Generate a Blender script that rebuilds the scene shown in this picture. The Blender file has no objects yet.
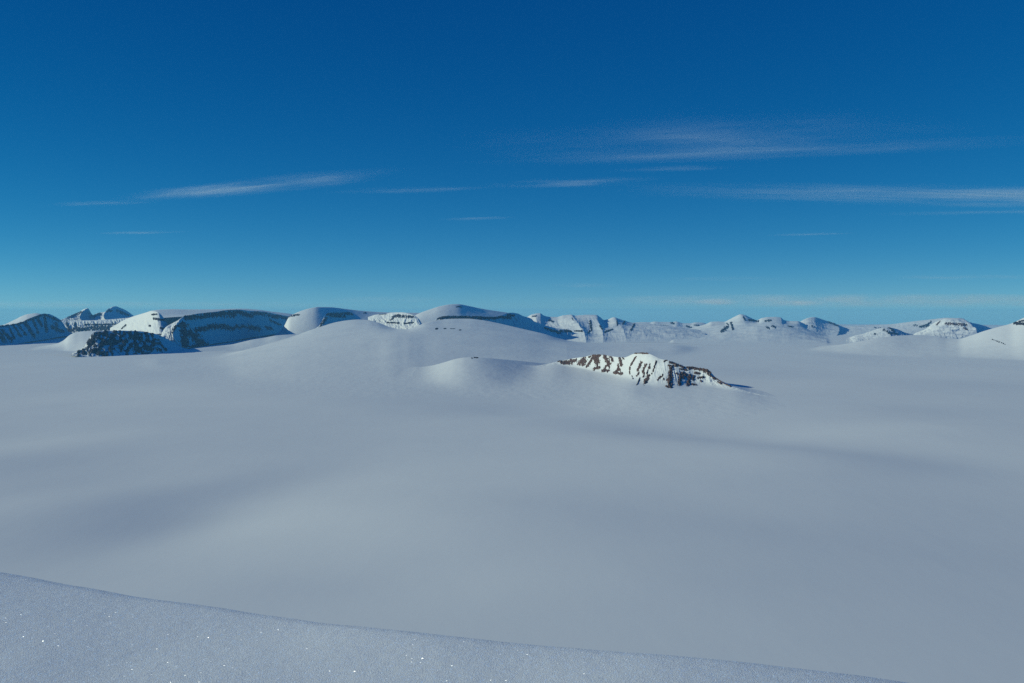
import bpy, math, random
import numpy as np
from mathutils import Vector

rng = np.random.default_rng(7)
S = bpy.context.scene
C = S.collection
EYE_Z = 400.0
LEVEL_Y = 312.0                      # picture row of the eye level
PITCH = math.atan((341.5 - LEVEL_Y) / 1024)
SUN_EL = math.radians(21)
SUN_AZ = math.radians(-93)           # clockwise from +Y : the sun stands low on the left

# ------------------------------------------------------------------ noise
_perm = rng.permutation(4096)
_grad = rng.random(4096) * 2 * np.pi


def _hash(i, j, seed):
    return _perm[(_perm[(i + seed * 131) & 4095] + j) & 4095]


def perlin(x, y, seed=0):
    x = np.asarray(x, float); y = np.asarray(y, float)
    i = np.floor(x).astype(int); j = np.floor(y).astype(int)
    fx = x - i; fy = y - j
    u = fx * fx * fx * (fx * (fx * 6 - 15) + 10)
    v = fy * fy * fy * (fy * (fy * 6 - 15) + 10)

    def g(a, b, dx, dy):
        t = _grad[_hash(a, b, seed)]
        return np.cos(t) * dx + np.sin(t) * dy
    n00 = g(i, j, fx, fy); n10 = g(i + 1, j, fx - 1, fy)
    n01 = g(i, j + 1, fx, fy - 1); n11 = g(i + 1, j + 1, fx - 1, fy - 1)
    return ((n00 * (1 - u) + n10 * u) * (1 - v) + (n01 * (1 - u) + n11 * u) * v) * 1.5


def fbm(x, y, octaves=4, seed=0, gain=0.5):
    t = 0; a = 1.0; f = 1.0
    for k in range(octaves):
        t = t + a * perlin(x * f + 17.3 * k, y * f - 9.1 * k, seed + k)
        a *= gain; f *= 2.03
    return t


def ridged(x, y, octaves=4, seed=0):
    t = 0; a = 1.0; f = 1.0
    for k in range(octaves):
        t = t + a * (0.5 - np.abs(perlin(x * f, y * f, seed + k))) * 2
        a *= 0.5; f *= 2.1
    return t / 1.9


# ------------------------------------------------------------------ interpolation
def pchip(xs, ys, q, flat=False):
    xs = np.asarray(xs, float); ys = np.asarray(ys, float); q = np.asarray(q, float)
    if len(xs) == 2:
        return np.interp(q, xs, ys)
    h = np.diff(xs); d = np.diff(ys) / h
    m = np.zeros(len(xs))
    for k in range(1, len(xs) - 1):
        if d[k - 1] * d[k] > 0:
            w1 = 2 * h[k] + h[k - 1]; w2 = h[k] + 2 * h[k - 1]
            m[k] = (w1 + w2) / (w1 / d[k - 1] + w2 / d[k])
    m[0] = 0 if flat else d[0]; m[-1] = d[-1]
    q = np.clip(q, xs[0], xs[-1])
    k = np.clip(np.searchsorted(xs, q, side='right') - 1, 0, len(h) - 1)
    t = (q - xs[k]) / h[k]
    return ((1 + 2 * t) * (1 - t) ** 2 * ys[k] + t * (1 - t) ** 2 * h[k] * m[k]
            + t * t * (3 - 2 * t) * ys[k + 1] + t * t * (t - 1) * h[k] * m[k + 1])


def smooth(a, k):
    if k <= 0:
        return a
    w = np.exp(-0.5 * (np.arange(-3 * k, 3 * k + 1) / k) ** 2); w /= w.sum()
    p = np.pad(a, (3 * k, 3 * k), mode='reflect', reflect_type='odd')
    return np.convolve(p, w, mode='valid')


# ------------------------------------------------------------------ sight lines
def ray(px, py):
    """direction with unit depth (+Y) through a point of the picture"""
    a = (np.asarray(px, float) - 512) / 1024
    b = (341.5 - np.asarray(py, float)) / 1024
    cy = math.cos(PITCH) + b * math.sin(PITCH)
    cz = -math.sin(PITCH) + b * math.cos(PITCH)
    return a / cy, cz / cy


def point(px, py, depth):
    rx, rz = ray(px, py)
    return rx * depth, depth + 0 * rx, EYE_Z + rz * depth


# ------------------------------------------------------------------ the glacier surface
# broad swells: (px, py, half width px, half height px, slope): positive falls away from the sun
SWELLS = [
    (0, 470, 85, 20, .040), (60, 488, 75, 20, .046), (105, 506, 70, 19, .056), (150, 520, 65, 17, .050), (222, 486, 70, 18, .040),
    (75, 440, 120, 12, -.018), (335, 532, 170, 26, -.036), (400, 470, 160, 22, -.020), (310, 592, 120, 14, .022),
    (500, 409, 70, 5, .020), (570, 420, 80, 6, .024), (640, 429, 80, 6, .026), (710, 438, 80, 6, .026), (780, 447, 80, 6, .028), (850, 456, 80, 7, .028), (920, 466, 90, 8, .026),
    (600, 470, 170, 14, -.020), (860, 430, 120, 6, -.030), (940, 412, 110, 5, .022), (560, 515, 150, 14, .016), (720, 540, 190, 16, .016),
    (470, 590, 200, 22, -.012), (660, 590, 200, 20, .014), (990, 545, 300, 70, .040),
    (250, 420, 170, 10, .012), (120, 395, 140, 7, -.016), (430, 405, 120, 7, .014), (640, 400, 110, 6, -.016),
    (960, 385, 120, 6, .026), (760, 372, 120, 5, .018), (230, 375, 150, 6, .012), (40, 365, 100, 5, -.012),
]
_sw = []
for (sx, sy, rx_, ry_, s_) in SWELLS:
    r = ray(sx, sy)
    D0 = EYE_Z / -r[1]
    _sw.append((r[0] * D0, D0, rx_ * D0 / 1024, ry_ / 1024 * D0 * D0 / EYE_Z, s_, ))


def ground(x, y):
    x = np.asarray(x, float); y = np.asarray(y, float)
    h = np.zeros(np.broadcast(x, y).shape)
    for (x0, y0, wx, wy, s_) in _sw:
        u = (x - x0 - 0.25 * (y - y0)) / wx; v = (y - y0) / wy
        h = h - s_ * wx * u * np.exp(-0.5 * u * u - 0.5 * v * v)
    h = 1.5 * h + 9 * fbm(x / 2300, y / 3100, 3, 3, 0.42)
    r = np.hypot(x, y)
    fade = 1 / (1 + np.exp(-(r - 900) / 120))
    h = h * fade
    hill = 397.3 * np.exp(-np.maximum(r - 8, 0) / 230)
    return h + hill - r * r / 1.274e7          # the earth's curve


SHEETS = []                          # swells that lie on the ice and carry smaller hills


def base(x, y):
    g = ground(x, y)
    for (a0, da, d0, dd, Z) in SHEETS:
        u = (512 + 1024 * x / np.maximum(y, 1) - a0) / da; v = (y - d0) / dd
        ok = (u > 0) & (u < Z.shape[0] - 1.01) & (v > 0) & (v < Z.shape[1] - 1.01)
        uu = np.clip(u, 0, Z.shape[0] - 1.01); vv = np.clip(v, 0, Z.shape[1] - 1.01)
        i = uu.astype(int); j = vv.astype(int); fu = uu - i; fv = vv - j
        z = (Z[i, j] * (1 - fu) + Z[i + 1, j] * fu) * (1 - fv) + (Z[i, j + 1] * (1 - fu) + Z[i + 1, j + 1] * fu) * fv
        g = np.where(ok, np.maximum(g, z), g)
    return g


def ground_depth(px, py):
    rx, rz = ray(px, py)
    D = np.minimum(EYE_Z / np.maximum(-rz, 1e-4), 60000)
    for _ in range(30):
        D = 0.5 * D + 0.5 * np.minimum((EYE_Z - ground(rx * D, D)) / np.maximum(-rz, 1e-4), 60000)
    return D


# ------------------------------------------------------------------ mesh helpers
def mesh_obj(name, verts, faces, mat, parent=None, smooth_shade=True):
    verts = np.asarray(verts, np.float32); faces = np.asarray(faces, np.int32)
    me = bpy.data.meshes.new(name)
    n = len(verts); f = len(faces); k = faces.shape[1]
    me.vertices.add(n); me.vertices.foreach_set('co', verts.ravel())
    me.loops.add(f * k); me.loops.foreach_set('vertex_index', faces.ravel())
    me.polygons.add(f)
    me.polygons.foreach_set('loop_start', np.arange(0, f * k, k, dtype=np.int32))
    me.polygons.foreach_set('loop_total', np.full(f, k, dtype=np.int32))
    me.polygons.foreach_set('use_smooth', np.full(f, smooth_shade))
    me.update(calc_edges=True); me.validate()
    me.materials.append(mat)
    o = bpy.data.objects.new(name, me); C.objects.link(o)
    if parent:
        o.parent = parent
        o.location = -parent.location
    return o


def tag(o, label=None, cat=None, kind=None, group=None):
    if label: o['label'] = label
    if cat: o['category'] = cat
    if kind: o['kind'] = kind
    if group: o['group'] = group
    return o


def grid_faces(nr, nc, flip=False):
    i = np.arange(nr - 1)[:, None] * nc + np.arange(nc - 1)[None, :]
    i = i.ravel()
    f = np.stack([i, i + 1, i + nc + 1, i + nc], 1)
    return f[:, ::-1] if flip else f


def grid_normals(P):
    du = np.gradient(P, axis=1); dv = np.gradient(P, axis=0)
    n = np.cross(du, dv)
    n /= np.linalg.norm(n, axis=2, keepdims=True) + 1e-12
    return n


# ------------------------------------------------------------------ materials
def new_mat(name):
    m = bpy.data.materials.new(name); m.use_nodes = True
    nt = m.node_tree
    return m, nt, nt.nodes['Principled BSDF']


def N(nt, kind, **kw):
    n = nt.nodes.new(kind)
    for k, v in kw.items():
        setattr(n, k, v)
    return n


def snow_material(name, tint=(.772, .862, .898), scale=0.02, bump=1.0, dist=6.0):
    m, nt, b = new_mat(name)
    tc = N(nt, 'ShaderNodeTexCoord')
    no = N(nt, 'ShaderNodeTexNoise'); no.inputs['Scale'].default_value = scale; no.inputs['Detail'].default_value = 5
    nt.links.new(tc.outputs['Object'], no.inputs['Vector'])
    mx = N(nt, 'ShaderNodeMix', data_type='RGBA')
    mx.inputs[6].default_value = (tint[0] * .965, tint[1] * .97, tint[2] * .975, 1)
    mx.inputs[7].default_value = (tint[0] * 1.03, tint[1] * 1.025, tint[2] * 1.02, 1)
    nt.links.new(no.outputs['Fac'], mx.inputs[0]); nt.links.new(mx.outputs[2], b.inputs['Base Color'])
    b.inputs['Roughness'].default_value = .75
    b.inputs['Specular IOR Level'].default_value = 0
    bp = N(nt, 'ShaderNodeBump'); bp.inputs['Strength'].default_value = bump; bp.inputs['Distance'].default_value = dist
    n2 = N(nt, 'ShaderNodeTexNoise'); n2.inputs['Scale'].default_value = scale * 1.7; n2.inputs['Detail'].default_value = 6
    mp = N(nt, 'ShaderNodeMapping'); mp.inputs['Scale'].default_value = (1, .45, 1); mp.inputs['Rotation'].default_value = (0, 0, .35)
    nt.links.new(tc.outputs['Object'], mp.inputs[0]); nt.links.new(mp.outputs[0], n2.inputs['Vector'])
    nt.links.new(n2.outputs['Fac'], bp.inputs['Height']); nt.links.new(bp.outputs[0], b.inputs['Normal'])
    return m


def rock_material(name, dark, light, scale):
    m, nt, b = new_mat(name)
    tc = N(nt, 'ShaderNodeTexCoord')
    no = N(nt, 'ShaderNodeTexNoise'); no.inputs['Scale'].default_value = scale; no.inputs['Detail'].default_value = 8; no.inputs['Roughness'].default_value = .65
    mp = N(nt, 'ShaderNodeMapping'); mp.inputs['Scale'].default_value = (1, 1, 3.5)
    nt.links.new(tc.outputs['Object'], mp.inputs[0]); nt.links.new(mp.outputs[0], no.inputs['Vector'])
    cr = N(nt, 'ShaderNodeValToRGB')
    cr.color_ramp.elements[0].position = .35; cr.color_ramp.elements[0].color = (*dark, 1)
    cr.color_ramp.elements[1].position = .68; cr.color_ramp.elements[1].color = (*light, 1)
    nt.links.new(no.outputs['Fac'], cr.inputs[0]); nt.links.new(cr.outputs[0], b.inputs['Base Color'])
    b.inputs['Roughness'].default_value = .9; b.inputs['Specular IOR Level'].default_value = .2
    bp = N(nt, 'ShaderNodeBump'); bp.inputs['Strength'].default_value = .8; bp.inputs['Distance'].default_value = .35 / scale
    nt.links.new(no.outputs['Fac'], bp.inputs['Height']); nt.links.new(bp.outputs[0], b.inputs['Normal'])
    return m


SNOW = snow_material('snow_far', scale=.012, bump=.35, dist=5)
SNOW_ICE = snow_material('snow_icefield', scale=.004, bump=.2, dist=4)
ROCK = rock_material('rock_dark', (.012, .012, .013), (.055, .047, .043), .03)
ROCK_BROWN = rock_material('rock_brown', (.045, .03, .025), (.20, .122, .09), .06)


def crust_material():
    """wind crust close by: fine grain and small ice facets that catch the sun"""
    m, nt, b = new_mat('snow_crust')
    tc = N(nt, 'ShaderNodeTexCoord')
    b.inputs['Base Color'].default_value = (.83, .92, .95, 1)
    b.inputs['Roughness'].default_value = .65; b.inputs['Specular IOR Level'].default_value = .25
    n1 = N(nt, 'ShaderNodeTexNoise'); n1.inputs['Scale'].default_value = 95; n1.inputs['Detail'].default_value = 3; n1.inputs['Roughness'].default_value = .7
    n2 = N(nt, 'ShaderNodeTexNoise'); n2.inputs['Scale'].default_value = 9; n2.inputs['Detail'].default_value = 3
    for n in (n1, n2):
        nt.links.new(tc.outputs['Object'], n.inputs['Vector'])
    b1 = N(nt, 'ShaderNodeBump'); b1.inputs['Strength'].default_value = .8; b1.inputs['Distance'].default_value = .006
    b2 = N(nt, 'ShaderNodeBump'); b2.inputs['Strength'].default_value = .25; b2.inputs['Distance'].default_value = .02
    nt.links.new(n1.outputs['Fac'], b1.inputs['Height']); nt.links.new(n2.outputs['Fac'], b2.inputs['Height'])
    nt.links.new(b2.outputs[0], b1.inputs['Normal']); nt.links.new(b1.outputs[0], b.inputs['Normal'])
    vo = N(nt, 'ShaderNodeTexVoronoi'); vo.inputs['Scale'].default_value = 120
    nt.links.new(tc.outputs['Object'], vo.inputs['Vector'])
    sp = N(nt, 'ShaderNodeSeparateColor'); nt.links.new(vo.outputs['Color'], sp.inputs[0])
    gt = N(nt, 'ShaderNodeMath', operation='GREATER_THAN'); gt.inputs[1].default_value = .885
    nt.links.new(sp.outputs[0], gt.inputs[0])
    wn = N(nt, 'ShaderNodeTexWhiteNoise'); nt.links.new(vo.outputs['Color'], wn.inputs['Vector'])
    sub = N(nt, 'ShaderNodeVectorMath', operation='SUBTRACT'); sub.inputs[1].default_value = (.5, .5, .5)
    nt.links.new(wn.outputs['Color'], sub.inputs[0])
    ge = N(nt, 'ShaderNodeNewGeometry')
    ad = N(nt, 'ShaderNodeVectorMath', operation='MULTIPLY_ADD'); ad.inputs[1].default_value = (1.6, 1.6, .8)
    nt.links.new(sub.outputs[0], ad.inputs[0]); nt.links.new(ge.outputs['Normal'], ad.inputs[2])
    nm = N(nt, 'ShaderNodeVectorMath', operation='NORMALIZE'); nt.links.new(ad.outputs[0], nm.inputs[0])
    gl = N(nt, 'ShaderNodeBsdfGlossy'); gl.inputs['Roughness'].default_value = .27; gl.inputs['Color'].default_value = (.95, .97, 1, 1)
    nt.links.new(nm.outputs[0], gl.inputs['Normal'])
    cl_ = N(nt, 'ShaderNodeMix', data_type='RGBA'); cl_.inputs[6].default_value = (0, 0, 0, 1); cl_.inputs[7].default_value = (.5, .52, .55, 1)
    nt.links.new(gt.outputs[0], cl_.inputs[0]); nt.links.new(cl_.outputs[2], gl.inputs['Color'])
    mix = N(nt, 'ShaderNodeAddShader')
    nt.links.new(b.outputs[0], mix.inputs[0]); nt.links.new(gl.outputs[0], mix.inputs[1])
    nt.links.new(mix.outputs[0], nt.nodes['Material Output'].inputs['Surface'])
    return m


CRUST = crust_material()


# ------------------------------------------------------------------ lofted hills and mountains
def stroke_mask(px, py, strokes):
    m = np.full(px.shape, -9.0)
    for (x0, y0, x1, y1, w) in strokes:
        dx, dy = x1 - x0, y1 - y0
        L = dx * dx + dy * dy + 1e-9
        t = np.clip(((px - x0) * dx + (py - y0) * dy) / L, 0, 1)
        d = np.hypot(px - x0 - t * dx, py - y0 - t * dy)
        m = np.maximum(m, 1 - d / w)
    return m


def split_islands(faces, weight, nverts):
    """faces of one sheet -> connected pieces, largest first"""
    parent = np.arange(nverts)

    def find(a):
        while parent[a] != a:
            parent[a] = parent[parent[a]]; a = parent[a]
        return a
    for f in faces:
        r = find(f[0])
        for v in f[1:]:
            parent[find(v)] = r
    roots = np.array([find(f[0]) for f in faces])
    out = [faces[roots == u] for u in np.unique(roots)]
    out.sort(key=lambda q: -len(q))
    return out


def loft(name, x0, x1, lines, step=.4, rows=(30,), back=1500, backz=None, sm=0, gully=0., gully_freq=.35,
         rough=0., rough_len=120., spurs=(), mat=None, strokes=(), rock_amp=5., rock_noise=1.2, rock_freq=(.9, .7),
         rock_name='rock_band', rock_mat=None, rock_slant=0., pieces=8, seed=0, sink=2.0, sharp=0., soft=0., lowgully=1., blend=14., carry=False, mcap=.5, tails=None):
    """sheet through control lines (foot .. crest) that continues down the far side"""
    cols = int((x1 - x0) / step) + 1
    px = np.linspace(x0, x1, cols)
    Ls = []; py_l = []
    for ln in lines:
        pts, dep = ln[:2]
        smk = ln[2] if len(ln) > 2 else sm
        pts = np.array(pts, float)
        yy = smooth(pchip(pts[:, 0], pts[:, 1], px), smk)
        if isinstance(dep, str):
            D = ground_depth(px, yy) - float(dep[1:] or 0)
        else:
            dep = np.array(dep, float); D = smooth(pchip(dep[:, 0], dep[:, 1], px), max(smk, 4))
        Ls.append(np.stack(point(px, yy, D), 1)); py_l.append(yy)
    Ls = np.array(Ls); K = len(Ls)
    if len(rows) < K - 1:
        rows = tuple(rows) + (rows[-1],) * (K - 1 - len(rows))
    v = np.concatenate([np.linspace(k, k + 1, rows[k], endpoint=False) for k in range(K - 1)] + [[K - 1.0]])
    R = len(v)
    P = np.zeros((R, cols, 3)); PY = np.zeros((R, cols))
    if K == 2:
        t = v[:, None]
        P = Ls[0][None] * (1 - t[..., None]) + Ls[1][None] * t[..., None]
        if sharp == 0:      # ease the foot into the ground
            e = t * t * (2 - t) if soft else t * t * (1.9 - .9 * t)
            P[..., 2] = Ls[0][None, :, 2] * (1 - e) + Ls[1][None, :, 2] * e
    else:
        ks = np.arange(K, dtype=float)
        for c in range(cols):
            for a in range(3):
                P[:, c, a] = pchip(ks, Ls[:, c, a], v, flat=(soft and a == 2))
    vn = v / (K - 1)
    env = np.sin(np.pi * np.clip(vn, 0, 1)) ** .7
    crest_env = np.clip(vn * 4, 0, 1) * np.clip((1.02 - vn) * 8, 0.12, 1)
    pxg = np.broadcast_to(px[None], (R, cols)); vg = np.broadcast_to(vn[:, None], (R, cols))
    wid = np.linalg.norm(Ls[-1] - Ls[0], axis=1)
    push = np.zeros((R, cols))
    for sp_ in spurs:
        sx, amp, w = sp_[:3]
        c = sx + (sp_[3] if len(sp_) > 3 else 0) * (1 - vg)
        push += amp * np.exp(-np.abs((pxg - c) / w) ** 1.15) * env[:, None]
    if gully:
        q = ridged(pxg * gully_freq + 1.1 * vg + .25 * np.sin(vg * 7 + pxg * .15), vg * 2.6, 4, seed + 11) - .45
        push += gully * q * env[:, None] * np.clip((vn[:, None] - .5 * (1 - lowgully)) * 4 + lowgully, 0, 1)
    P[..., 1] -= push
    if rough:
        P[..., 2] += rough * fbm(P[..., 0] / rough_len, P[..., 1] / rough_len, 4, seed + 23) * crest_env[:, None] * np.clip((vn[:, None] - .5 * (1 - lowgully)) * 4 + lowgully, 0, 1)
    if soft:                         # runs out into the ice at both ends and along its foot
        g = base(P[..., 0], P[..., 1])
        w = np.clip(np.minimum(pxg - x0, x1 - pxg) / soft, 0, 1)
        w = w * w * (3 - 2 * w)
        hh = P[..., 2] - g
        if tails:                    # long tails thin out before the sheet ends
            a0, a1, b0, b1 = tails
            tw = np.clip((pxg - a0) / (a1 - a0), 0, 1) * np.clip((b1 - pxg) / (b1 - b0), 0, 1)
            tw = tw * tw * (3 - 2 * tw)
            hh = np.where(hh > 0, hh * tw, hh) - 25 * (1 - tw)
        h = hh - 45 * np.clip(1 - v[:, None] / .6, 0, 1) ** 2 - 90 * (1 - w)
        P[..., 2] = g + .5 * (h + np.sqrt(h * h + blend * blend)) - blend * blend / 180 - .1
    # far side
    bt = np.linspace(0, 1, 14)[1:]
    Bk = np.zeros((len(bt), cols, 3))
    crest = P[-1]
    gx = crest[:, 0] * (1 + back / crest[:, 1]); gy = crest[:, 1] + back
    gz = ground(gx, gy) - 6 if backz is None else np.minimum(crest[:, 2] - 5, backz)
    for k, t in enumerate(bt):
        e = (1 - math.cos(math.pi * t)) / 2 * .55 + .45 * t
        Bk[k, :, 0] = crest[:, 0] * (1 - t) + gx * t
        Bk[k, :, 1] = crest[:, 1] * (1 - t) + gy * t
        Bk[k, :, 2] = crest[:, 2] * (1 - e) + gz * e
    P[0, :, 2] -= (sink if not soft else 0.0)
    full = np.concatenate([P, Bk], 0)
    if carry:
        dg = np.arange(P[..., 1].min() - 200, P[..., 1].max() + 200, 20.0)
        Z = np.array([np.interp(dg, P[:, c, 1], P[:, c, 2], left=-99, right=-99) for c in range(0, cols, 2)])
        a_ = 512 + 1024 * P[0, ::2, 0] / P[0, ::2, 1]
        SHEETS.append((a_[0], (a_[-1] - a_[0]) / (len(a_) - 1), dg[0], 20.0, Z))
    o = mesh_obj(name, full.reshape(-1, 3), grid_faces(R + len(bt), cols), mat or SNOW)
    if strokes:
        # positions as first seen, used to lay out where bedrock is bare
        py = EYE_Z - P[..., 2]
        pyv = 341.5 + 1024 * np.tan(np.arctan2(py, P[..., 1]) - PITCH)
        pxv = 512 + 1024 * P[..., 0] / P[..., 1] * math.cos(PITCH)
        m = stroke_mask(pxv, pyv, strokes)
        xx = pxv + rock_slant * (pyv - pyv.mean())
        nz = .75 * fbm(xx * rock_freq[0], pyv * rock_freq[1], 4, seed + 41, .65) + .5 * (ridged(xx * rock_freq[0] * .9, pyv * rock_freq[1] * .3, 3, seed + 43) - .5)
        r = rock_amp * (np.minimum(m, mcap) + rock_noise * nz)
        r = np.clip(r, -rock_amp * .7, rock_amp * 1.2)
        r += rock_amp * .25 * fbm(pxv * 1.6, pyv * 1.2, 3, seed + 57)
        Nn = grid_normals(P)
        flip = np.sign((Nn[..., 1] * -1 + Nn[..., 2]).mean())
        Q = P + Nn * flip * r[..., None]
        F = grid_faces(R, cols)
        rv = r.ravel()
        keep = (rv[F] > 0).any(1)
        F = F[keep]
        groups = []
        if pieces:
            isl = split_islands(F, rv, R * cols)
            groups = [q for q in isl[:pieces]]
            rest = isl[pieces:]
            if rest:
                groups.append(np.concatenate(rest, 0))
        elif len(F):
            groups = [F]
        for gi, g in enumerate(groups):
            idx, inv = np.unique(g, return_inverse=True)
            nm = rock_name if (not pieces or gi < pieces) else 'scattered_rock'
            ch = mesh_obj(nm, Q.reshape(-1, 3)[idx], inv.reshape(g.shape), rock_mat or ROCK, o)
            if pieces and gi == pieces:
                ch['kind'] = 'stuff'
    return o


# ------------------------------------------------------------------ ground sheet
az = np.concatenate([np.arange(-180, -40, 4.0), np.arange(-40, 40, .22), np.arange(40, 180.1, 4.0)])
rr = np.concatenate([[1.0, 4, 8, 12, 18, 26, 38], np.geomspace(50, 60000, 520)])
A, Rr = np.meshgrid(np.radians(az), rr)
gx = np.sin(A) * Rr; gy = np.cos(A) * Rr
gz = ground(gx, gy) - np.where(Rr < 60, 1.2, 0)
ice = mesh_obj('icefield', np.stack([gx, gy, gz], -1).reshape(-1, 3), grid_faces(len(rr), len(az), True), SNOW_ICE)
tag(ice, 'broad smooth snow-covered icefield filling the valley below the viewpoint', 'snow field', 'structure')

# near slope on which the camera stands
cr = [(-400, 500), (-200, 537), (0, 572.5), (100, 589), (200, 606.5), (300, 620), (400, 631.5), (500, 642), (600, 650.5), (700, 659),
      (800, 669), (920, 683), (1024, 700), (1300, 760), (1600, 830)]
cpx = np.linspace(-400, 1600, 260)
cy_ = smooth(pchip([p[0] for p in cr], [p[1] for p in cr], cpx), 3)
cD = pchip([-400, 0, 500, 920, 1600], [11.6, 9.9, 7.6, 6.8, 6.2], cpx)
crest = np.stack(point(cpx, cy_, cD), 1)
rows_ = []
for t in np.linspace(-1, 1, 90):
    if t <= 0:                       # from behind the camera to the brow
        s = t + 1
        q = crest.copy(); q[:, 1] = crest[:, 1] * s - 4 * (1 - s); q[:, 0] = crest[:, 0] * (.5 + .5 * s)
        slope = (crest[:, 2] - 398.2) / crest[:, 1]
        q[:, 2] = 398.2 + slope * q[:, 1] - .02 * (1 - s) + .10 * np.sin(np.pi * s) * 0
        q[:, 2] = np.where(s > .0, crest[:, 2] + (397.9 - crest[:, 2]) * (1 - s) ** 1.0 + .05 * s * (1 - s), q[:, 2])
    else:
        d = t * t * 16 + t * 1.5
        q = crest.copy(); q[:, 1] += d; q[:, 0] *= 1 + d / crest[:, 1] * .6
        q[:, 2] = crest[:, 2] - .36 * d - .055 * d * d / (1 + .04 * d)
    rows_.append(q)
fg = np.array(rows_)
fg[..., 2] += .022 * fbm(fg[..., 0] / 2.3, fg[..., 1] / 1.6, 3, 71) * np.clip(fg[..., 1] / 3, 0, 1)
brow = mesh_obj('snow_slope', fg.reshape(-1, 3), grid_faces(90, 260), CRUST)
tag(brow, 'grainy sparkling snow slope in front of the camera, dropping off at its rounded brow', 'snow slope', 'structure')

# ------------------------------------------------------------------ mountains, left to right
def lm(o, label, cat='mountain', kind='structure', group=None):
    return tag(o, label, cat, kind, group)


lm(loft('snow_ridge', -60, 70,
        [([(-60, 334), (70, 334)], [(-60, 17000), (70, 17500)]),
         ([(-60, 330), (-20, 327.5), (0, 325.5), (14, 320), (22, 316), (28, 314), (36, 313.2), (44, 314.5), (56, 318), (70, 324)], [(-60, 19000), (70, 19500)])],
        rows=(20,), rough=8, rough_len=600), 'low sunlit snow ridge showing behind the blue shaded face at the far left', 'ridge')

lm(loft('mountain', -180, 70,
        [([(-180, 350), (-110, 349), (-45, 348), (0, 346), (30, 341.5), (50, 338.5), (60, 336.5), (66, 336), (70, 336)], [(-180, 10800), (-45, 11700), (0, 12600), (30, 14000), (60, 16400), (70, 17000)]),
         ([(-180, 349), (-110, 339), (-60, 331.5), (-30, 328), (0, 325.8), (10, 324.6), (20, 322.6), (30, 318.2), (37, 315.5), (44, 313.6), (49, 314), (55, 316.5), (61, 320.5), (65, 326), (70, 336)],
          [(-180, 11300), (-45, 12500), (0, 13500), (30, 14900), (60, 17200), (70, 17600)])],
        rows=(80,), step=.3, sharp=1, gully=90, gully_freq=.22, rough=14, rough_len=160, seed=3,
        strokes=[(-40, 332.5, 0, 326.6, 1.3), (0, 326.6, 20, 323.6, 1.1), (20, 323.3, 44, 314.8, 1.4), (44, 314.8, 60, 321, 1.4), (2, 330, 12, 341, 1.5), (-6, 328, 4, 340, 3), (9, 327, 14, 338, 1.1), (14, 326, 21, 337, 1.1),
                 (19, 325, 26, 335, 1.0), (25, 322, 34, 337, 1.6), (33, 319, 38, 333, 1.1), (38, 318, 42, 326, 1.4), (45, 318, 47, 331, 1.4), (52, 327, 62, 331, 1.8), (56, 322, 57, 325, 1.5)],
        rock_amp=9, rock_noise=1.5, rock_freq=(.9, .3), rock_slant=-.7),
   'long snow mountain at the far left whose dark gullied face lies in blue shade')

lm(loft('snow_basin', 10, 160,
        [([(10, 352), (60, 352), (95, 353), (160, 353)], 'g'),
         ([(10, 353), (30, 350), (50, 346), (58, 343.2), (64, 340), (69, 335.5), (75, 332.6), (85, 331.2), (100, 330.8), (160, 331)], [(10, 10800), (60, 11900), (80, 12300), (160, 12000)])],
        rows=(40,), rough=3, rough_len=500, sm=3, soft=14, blend=6, sharp=1), 'smooth snow basin climbing between the shaded left mountain and the black rock buttress', 'snow basin')

lm(loft('mountain', 58, 142,
        [([(58, 325), (142, 325)], [(58, 19600), (142, 19600)]),
         ([(58, 321), (67, 317.3), (75, 313.5), (80, 311.5), (84, 309), (88, 308.2), (90.5, 312), (93, 315), (97, 313.3), (100, 312.5), (104, 312), (110, 309.3), (115, 306.2), (120, 307.6), (125, 309.8), (130, 313), (134, 316), (142, 320)],
          [(58, 19900), (67, 20300), (82, 21200), (89, 20500), (94, 21300), (104, 20900), (113, 20300), (142, 22500)])],
        rows=(46,), step=.25, sharp=1, spurs=[(89, 420, 4), (114.5, 520, 6), (101, 250, 3)], gully=60, gully_freq=.5, rough=16, rough_len=200, seed=9,
        strokes=[(68, 318, 82, 312, 1.2), (91, 317, 100, 314, 1.6), (107, 311.5, 112, 310.5, 1.1), (118, 311, 128, 315, 1.4)], rock_amp=7, rock_noise=1.3),
   'distant twin-peaked mountain with blue shaded flanks rising behind the rock-striped ridge')

lm(loft('mountain', 40, 136,
        [([(40, 338), (75, 336), (136, 336)], [(40, 18000), (136, 17800)]),
         ([(40, 323), (57, 320.5), (70, 321), (85, 320.4), (100, 320), (120, 318.5), (136, 317)], [(40, 18700), (136, 18500)])],
        rows=(46,), step=.3, sharp=1, gully=90, gully_freq=.3, rough=9, rough_len=120, seed=5,
        strokes=[(56, 330, 74, 330.5, 2.0), (74, 329.3, 90, 328.8, 2.0), (90, 328.5, 120, 327.5, 2.3), (85, 324.6, 121, 324.4, .9), (60, 324, 63, 329, 1.3), (67, 323, 69, 329, 1.3), (75, 323.5, 77, 329, 1.2), (120, 325, 126, 321, .9), (119, 329, 124, 326, 1)],
        rock_amp=7, rock_noise=1.0, rock_freq=(.5, .5)),
   'low ridge with a dark rock stripe and a row of snow ribs below the twin peaks', 'ridge')

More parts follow.
